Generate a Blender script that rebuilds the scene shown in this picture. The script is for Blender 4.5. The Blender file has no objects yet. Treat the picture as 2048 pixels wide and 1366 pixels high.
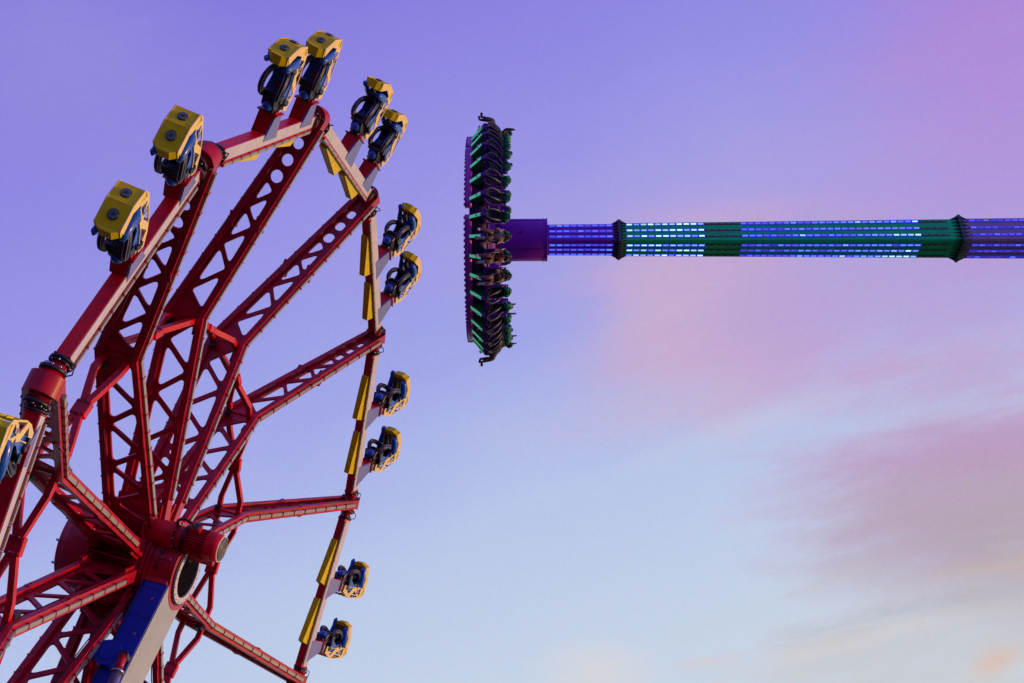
import bpy, bmesh, math, random
from mathutils import Vector, Matrix
random.seed(7)
PI = math.pi
SC = bpy.context.scene
COL = SC.collection

# ------------------------------------------------------------------ frames
# camera frame: x right, y up, -z forward (metres). The wheel was solved in that frame.
F_PX = 2553.5
n_c = Vector((0.95846304, -0.24189099, 0.0)); n_c.z = math.sqrt(1 - n_c.x**2 - n_c.y**2)
u_c = Vector((0, 1, 0)); u_c = (u_c - n_c*n_c.dot(u_c)).normalized()
v_c = n_c.cross(u_c)
C_c = Vector((-6.3647, -5.0993, -27.1144))
PH = 1.61739377
def rad_c(k):
    a = PH - k*PI/6
    return u_c*math.cos(a) + v_c*math.sin(a)
D_c = rad_c(-1.65)                      # the boom runs from the hub straight to the ground
up_c = -D_c
fw = Vector((0, 0, -1)); Yw = (fw - up_c*fw.dot(up_c)).normalized()
Xw = Yw.cross(up_c)
CAM_H = 3.2
ROT = Matrix((Xw, Yw, up_c))            # camera vectors -> world vectors
def vw(v): return ROT @ Vector(v)
def pw(v): return ROT @ Vector(v) + Vector((0, 0, CAM_H))
def frame(o, x, y, z):
    m = Matrix.Identity(4)
    for i, a in enumerate((x, y, z)):
        for r in range(3): m[r][i] = a[r]
    m.translation = o
    return m

# ------------------------------------------------------------------ camera
cam_d = bpy.data.cameras.new('camera'); cam = bpy.data.objects.new('camera', cam_d); COL.objects.link(cam)
cam_d.sensor_width = 36; cam_d.lens = 36*F_PX/2048; cam_d.clip_end = 4000; cam_d.clip_start = .1
cam.matrix_world = frame(Vector((0, 0, CAM_H)), vw((1, 0, 0)), vw((0, 1, 0)), vw((0, 0, 1)))
SC.camera = cam
SC.view_settings.view_transform = 'Standard'; SC.view_settings.look = 'None'
SC.view_settings.exposure = 0; SC.view_settings.gamma = 1

def srgb(r, g, b):
    f = lambda c: (c/255/12.92) if c/255 <= .04045 else ((c/255+.055)/1.055)**2.4
    return (f(r), f(g), f(b), 1)

# ------------------------------------------------------------------ sky
world = bpy.data.worlds.new('World'); SC.world = world; world.use_nodes = True
nt = world.node_tree; nt.nodes.clear()
def N(t, **kw):
    n = nt.nodes.new(t)
    for k, v in kw.items(): setattr(n, k, v)
    return n
L = lambda a, b: nt.links.new(a, b)
def math_n(op, a, b=None, c=None, clamp=False):
    n = N('ShaderNodeMath', operation=op, use_clamp=clamp)
    for i, s in enumerate((a, b, c)):
        if s is None: continue
        if isinstance(s, (int, float)): n.inputs[i].default_value = s
        else: L(s, n.inputs[i])
    return n.outputs[0]
tc = N('ShaderNodeTexCoord'); gen = tc.outputs['Generated']
def dot_n(vec):
    n = N('ShaderNodeVectorMath', operation='DOT_PRODUCT'); L(gen, n.inputs[0]); n.inputs[1].default_value = vec
    return n.outputs['Value']
def mixc(f, a, b, mode='MIX'):
    n = N('ShaderNodeMix', data_type='RGBA', blend_type=mode)
    if isinstance(f, (int, float)): n.inputs[0].default_value = f
    else: L(f, n.inputs[0])
    for s, i in ((a, 6), (b, 7)):
        if isinstance(s, tuple): n.inputs[i].default_value = s
        else: L(s, n.inputs[i])
    return n.outputs[2]
def noise_n(scale, detail=4, rough=.55, dist=0, stretch=None):
    n = N('ShaderNodeTexNoise'); n.inputs['Scale'].default_value = scale; n.inputs['Detail'].default_value = detail
    n.inputs['Roughness'].default_value = rough; n.inputs['Distortion'].default_value = dist
    src = gen
    if stretch:
        mp = N('ShaderNodeMapping'); mp.inputs['Scale'].default_value = stretch; mp.inputs['Location'].default_value = (1.3, .4, 2.2)
        L(gen, mp.inputs[0]); src = mp.outputs[0]
    L(src, n.inputs['Vector']); return n.outputs['Fac']
def pxdir(x, y):
    return vw(Vector(((x-1024)/F_PX, (683-y)/F_PX, -1)).normalized())
dU = dot_n(vw((0, 1, 0))); dR = dot_n(vw((1, 0, 0)))
t = math_n('ADD', math_n('ADD', math_n('MULTIPLY', dU, 1.4), math_n('MULTIPLY', dR, -.45)), .5)
def combine(a, b):
    n = N('ShaderNodeCombineXYZ'); L(a, n.inputs[0]); L(b, n.inputs[1]); return n.outputs[0]
def noise2(ang, sa, sb, detail, rough, dist=.3, seed=0):
    """cloud noise stretched along a direction across the sky"""
    c, q = math.cos(ang), math.sin(ang)
    a = math_n('ADD', math_n('MULTIPLY', dR, c*sa), math_n('MULTIPLY_ADD', dU, q*sa, seed))
    b = math_n('ADD', math_n('MULTIPLY', dR, -q*sb), math_n('MULTIPLY_ADD', dU, c*sb, seed*.7))
    n = N('ShaderNodeTexNoise'); n.inputs['Scale'].default_value = 1; n.inputs['Detail'].default_value = detail
    n.inputs['Roughness'].default_value = rough; n.inputs['Distortion'].default_value = dist
    L(combine(a, b), n.inputs['Vector']); return n.outputs['Fac']
n_big = noise2(.35, 5, 9, 6, .55, .4, 3.1); n_str = noise2(.26, 7, 34, 8, .62, .7, 7.7); n_fine = noise2(.3, 22, 50, 8, .65, .5, 1.9)
t = math_n('ADD', t, math_n('MULTIPLY', math_n('SUBTRACT', n_big, .5), .10))
ramp = N('ShaderNodeValToRGB'); L(t, ramp.inputs[0]); cr = ramp.color_ramp
cr.elements[0].position = 0; cr.elements[0].color = srgb(206, 217, 230)
cr.elements[1].position = 1; cr.elements[1].color = srgb(128, 118, 219)
for p, c in ((.14, (197, 211, 231)), (.31, (184, 198, 233)), (.5, (161, 167, 232)), (.68, (151, 149, 229)), (.86, (141, 132, 225))):
    e = cr.elements.new(p); e.color = srgb(*c)
sky = ramp.outputs[0]
def cloud(x, y, rx, ry, rot, soft, amount, colour, base, wob=.7, strk=.5):
    c, q = math.cos(math.radians(rot)), math.sin(math.radians(rot)); x0 = (x-1024)/F_PX; y0 = (683-y)/F_PX
    k = 1/math.sqrt(1+x0*x0+y0*y0); x0 *= k; y0 *= k
    dx = math_n('SUBTRACT', dR, x0); dy = math_n('SUBTRACT', dU, y0)
    a = math_n('MULTIPLY', math_n('ADD', math_n('MULTIPLY', dx, c), math_n('MULTIPLY', dy, q)), F_PX/rx)
    b = math_n('MULTIPLY', math_n('ADD', math_n('MULTIPLY', dx, -q), math_n('MULTIPLY', dy, c)), F_PX/ry)
    d = math_n('SQRT', math_n('ADD', math_n('MULTIPLY', a, a), math_n('MULTIPLY', b, b)))
    w = math_n('ADD', math_n('MULTIPLY', math_n('SUBTRACT', n_big, .5), wob*2), math_n('MULTIPLY', math_n('SUBTRACT', n_str, .5), strk*2))
    w = math_n('ADD', w, math_n('MULTIPLY', math_n('SUBTRACT', n_fine, .5), strk*.8))
    m = N('ShaderNodeMapRange', interpolation_type='SMOOTHSTEP'); L(math_n('ADD', d, w), m.inputs[0])
    m.inputs[1].default_value = 1+soft; m.inputs[2].default_value = 1-soft
    return mixc(math_n('MULTIPLY', m.outputs[0], amount, clamp=True), base, srgb(*colour))
sky = cloud(2010, 150, 250, 340, 0, .95, .75, (178, 130, 212), sky, .6, .3)
sky = cloud(1600, 380, 560, 170, 10, .95, .45, (182, 162, 222), sky, .6, .4)
sky = cloud(1430, 650, 250, 190, -5, .6, .9, (198, 168, 209), sky, .7, .5)
sky = cloud(1370, 655, 140, 110, 20, .95, .6, (208, 184, 203), sky, .4, .4)
sky = cloud(1690, 580, 340, 110, 14, .8, .7, (184, 160, 214), sky, .8, .7)
sky = cloud(1350, 830, 210, 60, 8, .95, .5, (196, 186, 216), sky, .7, .8)
sky = cloud(1560, 830, 330, 26, 20, .95, .35, (200, 210, 230), sky, .6, 1.2)
sky = cloud(1960, 740, 260, 50, 10, .95, .65, (190, 158, 208), sky, .7, 1.2)
sky = cloud(2030, 1010, 330, 180, 4, .75, .9, (192, 160, 198), sky, .7, .5)
sky = cloud(2030, 890, 250, 42, 9, .95, .7, (188, 148, 194), sky, .5, .8)
sky = cloud(2050, 1085, 270, 130, 4, .9, .85, (178, 164, 176), sky, .6, .5)
sky = cloud(1900, 1290, 340, 110, 12, .95, .8, (200, 201, 205), sky, .8, 1.2)
sky = cloud(1840, 1240, 230, 16, 18, .95, .6, (212, 208, 210), sky, .4, 1.3)
sky = cloud(1940, 1200, 260, 20, 14, .95, .5, (176, 172, 182), sky, .4, 1.3)
sky = cloud(1990, 1325, 42, 18, 30, .95, .7, (222, 188, 172), sky, .3, 1.2)
sky = cloud(2020, 1130, 110, 16, 6, .95, .4, (196, 176, 168), sky, .3, 1.0)
sky = cloud(1195, 1350, 90, 48, 0, .9, .8, (216, 214, 218), sky, .5, .8)
sky = cloud(1410, 1322, 50, 10, 8, .95, .6, (214, 204, 210), sky, .4, 1.0)
sky = cloud(140, 110, 190, 170, 0, .95, .7, (150, 142, 222), sky, .6, .3)
mot = N('ShaderNodeTexNoise'); mot.inputs['Scale'].default_value = 330; mot.inputs['Detail'].default_value = 2; L(gen, mot.inputs['Vector'])
sky = mixc(.07, sky, mot.outputs['Color'], 'OVERLAY')
bgn = N('ShaderNodeBackground'); L(sky, bgn.inputs['Color']); bgn.inputs['Strength'].default_value = 1.0
wo = N('ShaderNodeOutputWorld'); L(bgn.outputs[0], wo.inputs['Surface'])

# ------------------------------------------------------------------ sun (low, warm, from the right)
s_c = (n_c - rad_c(1.35)*.17 + up_c*.24).normalized()
sun_d = bpy.data.lights.new('sun', 'SUN'); sun_d.energy = 2.5; sun_d.angle = math.radians(.6); sun_d.color = (1, .52, .22)
sun = bpy.data.objects.new('sun', sun_d); COL.objects.link(sun)
sw = vw(s_c)
sun.rotation_euler = sw.to_track_quat('Z', 'Y').to_euler(); sun.location = (60, -20, 40)

# ------------------------------------------------------------------ materials
def mat(name, base, rough=.45, metal=0, var=.12, scale=6, coat=0, emit=None, estr=0, bump=0, dirt=0, dirtc=(.03, .02, .02, 1), spec=.5):
    m = bpy.data.materials.new(name); m.use_nodes = True
    t = m.node_tree; b = t.nodes['Principled BSDF']
    b.inputs['Metallic'].default_value = metal; b.inputs['Coat Weight'].default_value = coat
    b.inputs['Coat Roughness'].default_value = .15; b.inputs['Specular IOR Level'].default_value = spec
    co = t.nodes.new('ShaderNodeTexCoord')
    nz = t.nodes.new('ShaderNodeTexNoise'); nz.inputs['Scale'].default_value = scale; nz.inputs['Detail'].default_value = 6
    t.links.new(co.outputs['Object'], nz.inputs['Vector'])
    mr = t.nodes.new('ShaderNodeMapRange'); mr.inputs[1].default_value = .25; mr.inputs[2].default_value = .75
    mr.inputs[3].default_value = 1-var; mr.inputs[4].default_value = 1+var; t.links.new(nz.outputs['Fac'], mr.inputs[0])
    mx = t.nodes.new('ShaderNodeVectorMath'); mx.operation = 'SCALE'; mx.inputs[0].default_value = base[:3]
    t.links.new(mr.outputs[0], mx.inputs['Scale'])
    out = mx.outputs[0]
    if dirt:
        n2 = t.nodes.new('ShaderNodeTexNoise'); n2.inputs['Scale'].default_value = scale*2.3; n2.inputs['Detail'].default_value = 9; n2.inputs['Roughness'].default_value = .7
        t.links.new(co.outputs['Object'], n2.inputs['Vector'])
        r2 = t.nodes.new('ShaderNodeMapRange'); r2.inputs[1].default_value = .53; r2.inputs[2].default_value = .72; r2.inputs[4].default_value = dirt
        t.links.new(n2.outputs['Fac'], r2.inputs[0])
        mm = t.nodes.new('ShaderNodeMix'); mm.data_type = 'RGBA'; t.links.new(r2.outputs[0], mm.inputs[0]); t.links.new(out, mm.inputs[6]); mm.inputs[7].default_value = dirtc
        out = mm.outputs[2]
    t.links.new(out, b.inputs['Base Color'])
    rr = t.nodes.new('ShaderNodeMapRange'); rr.inputs[3].default_value = max(0, rough-.1); rr.inputs[4].default_value = min(1, rough+.12)
    t.links.new(nz.outputs['Fac'], rr.inputs[0]); t.links.new(rr.outputs[0], b.inputs['Roughness'])
    if bump:
        bp = t.nodes.new('ShaderNodeBump'); bp.inputs['Strength'].default_value = bump; bp.inputs['Distance'].default_value = .01
        n3 = t.nodes.new('ShaderNodeTexNoise'); n3.inputs['Scale'].default_value = scale*8; t.links.new(co.outputs['Object'], n3.inputs['Vector'])
        t.links.new(n3.outputs['Fac'], bp.inputs['Height']); t.links.new(bp.outputs[0], b.inputs['Normal'])
    if emit:
        b.inputs['Emission Color'].default_value = emit; b.inputs['Emission Strength'].default_value = estr
    return m
M = {}
M['red'] = mat('red_paint', (.47, .001, .018), .38, spec=.3, var=.32, scale=2.2, coat=.08, dirt=.6, dirtc=(.05, .004, .008, 1))
M['red2'] = mat('bright_red_paint', (.62, .001, .012), .38, spec=.3, var=.25, scale=2.2, coat=.06, dirt=.5, dirtc=(.09, .004, .008, 1))
M['white'] = mat('white_paint', (.60, .56, .55), .4, var=.08, scale=3, dirt=.3, dirtc=(.3, .25, .22, 1))
M['pale'] = mat('shaded_white_paint', (.17, .19, .44), .38, var=.1, scale=3, dirt=.15, dirtc=(.2, .18, .3, 1))  # white seat-arm gussets with their bluish shade put into the base colour
M['yellow'] = mat('yellow_paint', (.80, .64, .001), .5, spec=.18, var=.12, scale=4, dirt=.35, dirtc=(.3, .16, .01, 1))
M['blue'] = mat('blue_moulded_plastic', (.008, .10, .50), .38, spec=.35, var=.2, scale=4, coat=.35)
M['black'] = mat('black_padding', (.010, .010, .014), .42, var=.3, scale=8, bump=.2)
M['piping'] = mat('pale_piping', (.42, .42, .5), .4)
M['frame'] = mat('sunlit_yellow_paint', (.88, .68, .22), .5, spec=.25, var=.1, scale=4, dirt=.25, dirtc=(.35, .2, .05, 1))  # yellow side frames, paled by sunlight put into the base colour
M['hole'] = mat('dark_opening', (.004, .002, .003), .95, spec=.05)
M['panel'] = mat('grey_white_paint', (.40, .43, .40), .5, var=.12, scale=1.6, dirt=.45, dirtc=(.25, .25, .24, 1))
M['tube'] = mat('frosted_light_tube', (.34, .31, .24), .35, var=.12, scale=5, dirt=.4, dirtc=(.2, .17, .15, 1))
M['steel'] = mat('bare_steel', (.45, .44, .45), .3, metal=1, var=.2)
M['dsteel'] = mat('dark_greased_steel', (.05, .045, .05), .4, metal=.6, var=.3)
M['lamp'] = mat('lamp_lens', (.12, .22, .20), .25, var=.3, scale=25, coat=.5)
M['boomblue'] = mat('boom_blue_paint', (.004, .035, .42), .42, spec=.3, var=.18, scale=2.5, dirt=.2, dirtc=(.004, .01, .08, 1))
M['purple'] = mat('purple_paint', (.26, .012, .5), .5, spec=.25, var=.15, scale=1.5)
M['purpleD'] = mat('deep_purple_paint', (.05, .008, .16), .45, var=.2, scale=1.5)
M['purpleS'] = mat('seat_purple', (.11, .012, .26), .45, var=.2, scale=2)
M['mauve'] = mat('mauve_paint', (.42, .26, .42), .45, var=.1, scale=1.5)
M['magenta'] = mat('magenta_trim', (.42, .03, .46), .4, var=.15, scale=3)
M['green'] = mat('green_paint', (.004, .78, .22), .5, spec=.2, var=.2, scale=1.5)
M['greenD'] = mat('dark_green_paint', (.004, .12, .06), .45, var=.2, scale=2)
M['mint'] = mat('mint_edge_glow', (.2, .8, .5), .4, var=.1, emit=(.12, .75, .38, 1), estr=.38)  # weak glow added so the mint gusset edges show brighter
M['lime'] = mat('lime_plastic', (.20, .42, .04), .4, var=.2)
M['off'] = mat('unlit_lamp', (.25, .3, .28), .4)
M['cable'] = mat('cable_rubber', (.01, .01, .01), .5)
M['skin1'] = mat('skin', (.24, .125, .08), .55, var=.1, scale=10)
M['skin2'] = mat('skin_dark', (.16, .075, .045), .55, var=.1, scale=10)
M['hair'] = mat('dark_hair', (.012, .009, .008), .6)
M['shorts'] = mat('dark_cloth', (.02, .02, .03), .8)
M['denim'] = mat('denim_cloth', (.05, .07, .13), .85)
M['shirt1'] = mat('grey_cloth', (.24, .22, .27), .85)
M['shirt2'] = mat('black_cloth', (.025, .022, .03), .85)
M['shirt3'] = mat('maroon_cloth', (.14, .02, .03), .85)
M['shoe'] = mat('shoe_black', (.015, .015, .018), .6)
M['shoew'] = mat('shoe_white', (.5, .48, .5), .6)
def led_mat():
    m = bpy.data.materials.new('lit_blue_leds'); m.use_nodes = True; t = m.node_tree; b = t.nodes['Principled BSDF']
    b.inputs['Base Color'].default_value = (.05, .06, .3, 1)
    at = t.nodes.new('ShaderNodeAttribute'); at.attribute_name = 'glow'
    r = t.nodes.new('ShaderNodeValToRGB'); t.links.new(at.outputs['Fac'], r.inputs[0])
    c = r.color_ramp; c.elements[0].position = 0; c.elements[0].color = (.06, .02, .35, 1); c.elements[1].position = 1; c.elements[1].color = (.42, .74, 1, 1)
    e = c.elements.new(.4); e.color = (.14, .08, .95, 1); e = c.elements.new(.78); e.color = (.12, .25, 1, 1)
    s = t.nodes.new('ShaderNodeMapRange'); s.inputs[3].default_value = .5; s.inputs[4].default_value = 1.7; t.links.new(at.outputs['Fac'], s.inputs[0])
    t.links.new(r.outputs[0], b.inputs['Emission Color']); t.links.new(s.outputs[0], b.inputs['Emission Strength'])
    return m
M['led'] = led_mat()
M['ledchan'] = mat('blue_lit_channel', (.02, .03, .3), .5, emit=(.015, .03, .55, 1), estr=.75)
gm = mat('ground_tarmac', (.045, .044, .046), .85, var=.3, scale=.4, bump=.3); M['ground'] = gm

# ------------------------------------------------------------------ mesh helpers
class MB:
    def __init__(s): s.v = []; s.f = []; s.m = []; s.mats = []; s.sm = []
    def mi(s, m):
        if m not in s.mats: s.mats.append(m)
        return s.mats.index(m)
    def add(s, vs, fs, m, smooth=False, mx=None):
        o = len(s.v)
        for p in vs:
            p = Vector(p)
            s.v.append(mx @ p if mx else p)
        i = s.mi(m)
        for f in fs: s.f.append([o+q for q in f]); s.m.append(i); s.sm.append(smooth)
    def box(s, c, d, m, mx=None):
        c = Vector(c); x, y, z = d[0]/2, d[1]/2, d[2]/2
        vs = [c+Vector((a*x, b*y, e*z)) for a in (-1, 1) for b in (-1, 1) for e in (-1, 1)]
        s.add(vs, [(0, 1, 3, 2), (4, 6, 7, 5), (0, 4, 5, 1), (2, 3, 7, 6), (0, 2, 6, 4), (1, 5, 7, 3)], m, False, mx)
    def bar(s, a, b, w, h, m, up=(0, 0, 1), mx=None, w2=None, h2=None):
        a = Vector(a); b = Vector(b); d = (b-a).normalized(); up = Vector(up)
        if abs(d.dot(up)) > .99: up = Vector((1, 0, 0))
        sx = d.cross(up).normalized(); sy = sx.cross(d)
        w2 = w2 or w; h2 = h2 or h
        vs = [a+sx*i*w/2+sy*j*h/2 for i, j in ((-1, -1), (1, -1), (1, 1), (-1, 1))] + [b+sx*i*w2/2+sy*j*h2/2 for i, j in ((-1, -1), (1, -1), (1, 1), (-1, 1))]
        s.add(vs, [(3, 2, 1, 0), (4, 5, 6, 7), (0, 1, 5, 4), (1, 2, 6, 5), (2, 3, 7, 6), (3, 0, 4, 7)], m, False, mx)
    def cyl(s, a, b, r, m, n=16, r2=None, mx=None, caps=True, smooth=True):
        a = Vector(a); b = Vector(b); d = (b-a).normalized(); r2 = r if r2 is None else r2
        up = Vector((0, 0, 1)) if abs(d.z) < .9 else Vector((1, 0, 0))
        x = d.cross(up).normalized(); y = d.cross(x)
        ring = lambda c, rr: [c + x*math.cos(2*PI*i/n)*rr + y*math.sin(2*PI*i/n)*rr for i in range(n)]
        s.add(ring(a, r)+ring(b, r2), [(i, (i+1) % n, n+(i+1) % n, n+i) for i in range(n)], m, smooth, mx)
        if caps: s.add(ring(a, r)+ring(b, r2), [tuple(range(n-1, -1, -1)), tuple(range(n, 2*n))], m, False, mx)
    def tube(s, pts, r, m, n=8, mx=None, sy=1, closed=False, rs=None, ref=None):
        pts = [Vector(p) for p in pts]; k = len(pts); rings = []; px = None
        for i, p in enumerate(pts):
            d = (pts[(i+1) % k]-pts[i-1]) if closed else (pts[min(i+1, k-1)]-pts[max(i-1, 0)])
            d.normalize()
            if px is None:
                up = Vector(ref) if ref else (Vector((0, 0, 1)) if abs(d.z) < .9 else Vector((1, 0, 0)))
                px = d.cross(up).normalized()
            px = (px - d*px.dot(d)).normalized(); y = d.cross(px)
            rr = rs[i] if rs else r
            rings.append([p + px*math.cos(2*PI*j/n)*rr + y*math.sin(2*PI*j/n)*rr*sy for j in range(n)])
        vs = [q for g in rings for q in g]
        fs = [(i*n+j, i*n+(j+1) % n, ((i+1) % k)*n+(j+1) % n, ((i+1) % k)*n+j) for i in range(k if closed else k-1) for j in range(n)]
        s.add(vs, fs, m, True, mx)
        if not closed: s.add(rings[0]+rings[-1], [tuple(range(n-1, -1, -1)), tuple(range(n, 2*n))], m, False, mx)
    def prism(s, poly, lo, hi, m, plane='xz', mx=None):
        """poly in the named plane, extruded along the remaining axis from lo to hi"""
        def P(a, b, c):
            return {'xz': (a, c, b), 'yz': (c, a, b), 'xy': (a, b, c)}[plane]
        n = len(poly)
        vs = [P(a, b, lo) for a, b in poly]+[P(a, b, hi) for a, b in poly]
        s.add(vs, [tuple(range(n-1, -1, -1)), tuple(range(n, 2*n))]+[(i, (i+1) % n, n+(i+1) % n, n+i) for i in range(n)], m, False, mx)
    def sphere(s, c, r, m, mx=None, n=12, sc=(1, 1, 1)):
        vs = []; fs = []; h = n//2+1
        for i in range(h+1):
            th = PI*i/h
            for j in range(n):
                a = 2*PI*j/n
                vs.append((c[0]+r*sc[0]*math.sin(th)*math.cos(a), c[1]+r*sc[1]*math.sin(th)*math.sin(a), c[2]+r*sc[2]*math.cos(th)))
        for i in range(h):
            for j in range(n): fs.append((i*n+j, i*n+(j+1) % n, (i+1)*n+(j+1) % n, (i+1)*n+j))
        s.add(vs, fs, m, True, mx)
    def mesh(s, name):
        me = bpy.data.meshes.new(name); me.from_pydata([tuple(p) for p in s.v], [], s.f)
        for m in s.mats: me.materials.append(m)
        me.polygons.foreach_set('material_index', s.m); me.polygons.foreach_set('use_smooth', s.sm)
        bm = bmesh.new(); bm.from_mesh(me); bmesh.ops.remove_doubles(bm, verts=bm.verts, dist=1e-5)
        bmesh.ops.recalc_face_normals(bm, faces=bm.faces); bm.to_mesh(me); bm.free(); me.update()
        return me
from collections import defaultdict
KIDS = defaultdict(list)
def obj(name, me, parent=None, mx=None, bevel=0, label=None):
    if isinstance(me, MB): me = me.mesh(name)
    o = bpy.data.objects.new(name, me); COL.objects.link(o)
    if parent: o.parent = parent; KIDS[parent.name].append(o.name)
    if mx is not None: o.matrix_basis = mx
    if bevel:
        b = o.modifiers.new('bevel', 'BEVEL'); b.width = bevel; b.segments = 2; b.limit_method = 'ANGLE'; b.angle_limit = math.radians(40)
    if label: o['label'] = label
    return o
def thing(name, label, cat, mx=None, group=None, me=None):
    o = bpy.data.objects.new(name, me.mesh(name) if isinstance(me, MB) else me); COL.objects.link(o)
    if mx is not None: o.matrix_basis = mx
    o['label'] = label; o['category'] = cat
    if group: o['group'] = group
    return o
def copy_tree(o, parent=None):
    c = o.copy(); COL.objects.link(c); c.parent = parent
    for ch in KIDS[o.name]: copy_tree(bpy.data.objects[ch], c)
    return c
def inset(poly, d):
    """inset a convex polygon"""
    n = len(poly); A = sum(poly[i][0]*poly[(i+1) % n][1]-poly[(i+1) % n][0]*poly[i][1] for i in range(n))
    if A < 0: poly = poly[::-1]
    ls = []
    for i in range(n):
        a = Vector(poly[i]); b = Vector(poly[(i+1) % n]); e = (b-a).normalized(); nn = Vector((-e.y, e.x))
        ls.append((a+nn*d, e))
    out = []
    for i in range(n):
        p, e = ls[i-1]; q, g = ls[i]; cr = e.x*g.y-e.y*g.x
        tt = ((q.x-p.x)*g.y-(q.y-p.y)*g.x)/cr
        out.append(p+e*tt)
    return out
def rounded(poly, r, seg=5):
    out = []; n = len(poly)
    for i in range(n):
        p = Vector(poly[i]); a = Vector(poly[i-1])-p; b = Vector(poly[(i+1) % n])-p
        ang = a.angle(b); cut = min(r/math.tan(ang/2), a.length*.42, b.length*.42)
        p0 = p+a.normalized()*cut; p1 = p+b.normalized()*cut
        for k in range(seg+1):
            tt = k/seg; out.append(p0*(1-tt)**2+p*2*tt*(1-tt)+p1*tt**2)
    return out
def circle(cx, cy, r, n=24): return [Vector((cx+r*math.cos(2*PI*i/n), cy+r*math.sin(2*PI*i/n))) for i in range(n)]
def plate(mb, outline, holes, th, m, mx):
    """flat plate with holes in its local xy plane, thickness along z, added to mb through matrix mx"""
    cu = bpy.data.curves.new('plate', 'CURVE'); cu.dimensions = '2D'; cu.fill_mode = 'BOTH'; cu.extrude = th/2
    for lp in [outline]+holes:
        sp = cu.splines.new('POLY'); sp.points.add(len(lp)-1)
        for i, p in enumerate(lp): sp.points[i].co = (p[0], p[1], 0, 1)
        sp.use_cyclic_u = True
    o = bpy.data.objects.new('plate', cu); COL.objects.link(o)
    dg = bpy.context.evaluated_depsgraph_get(); me = bpy.data.meshes.new_from_object(o.evaluated_get(dg))
    mb.add([v.co.copy() for v in me.vertices], [tuple(p.vertices) for p in me.polygons], m, False, mx)
    bpy.data.objects.remove(o); bpy.data.curves.remove(cu); bpy.data.meshes.remove(me)
def AX(x, y, z): return frame(Vector((0, 0, 0)), Vector(x), Vector(y), Vector(z))
XZ = AX((1, 0, 0), (0, 0, 1), (0, -1, 0))     # plate xy -> object xz
YZ = AX((0, 1, 0), (0, 0, 1), (1, 0, 0))      # plate xy -> object yz
def lerp_line(pts, x):
    for (x0, z0), (x1, z1) in zip(pts, pts[1:]):
        if min(x0, x1) <= x <= max(x0, x1): return z0+(z1-z0)*(x-x0)/(x1-x0)
    return pts[-1][1] if abs(x-pts[-1][0]) < abs(x-pts[0][0]) else pts[0][1]

# ------------------------------------------------------------------ ground
g = MB(); g.add([(-1500, -1500, 0), (1500, -1500, 0), (1500, 1500, 0), (-1500, 1500, 0)], [(0, 1, 2, 3)], M['ground'])
go = obj('ground', g); go['kind'] = 'structure'

# ------------------------------------------------------------------ WHEEL
W = frame(pw(C_c), vw(u_c), vw(v_c), vw(n_c))
wheel = thing('fairground_wheel', 'huge crimson wheel of twelve perforated arms with pale light strips on their edges, at left', 'fairground ride', W)
FRONT = [(10.0, .27), (5.42, -1.40), (1.0, -1.28)]
BACK = [(10.0, -.27), (5.40, -2.28), (1.0, -2.38)]
def offset_line(pts, d):
    out = []
    for i, p in enumerate(pts):
        p = Vector(p); ns = []
        if i > 0: e = (Vector(pts[i])-Vector(pts[i-1])).normalized(); ns.append(Vector((-e.y, e.x)))
        if i < len(pts)-1: e = (Vector(pts[i+1])-Vector(pts[i])).normalized(); ns.append(Vector((-e.y, e.x)))
        nn = sum(ns, Vector((0, 0))).normalized(); k = 1/max(.5, nn.dot(ns[0]))
        out.append(tuple(p+nn*d*k))
    return out
fin = offset_line(FRONT, .12)      # direction of travel is -r, so +offset goes to -z
bin_ = offset_line(BACK, -.12)
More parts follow.
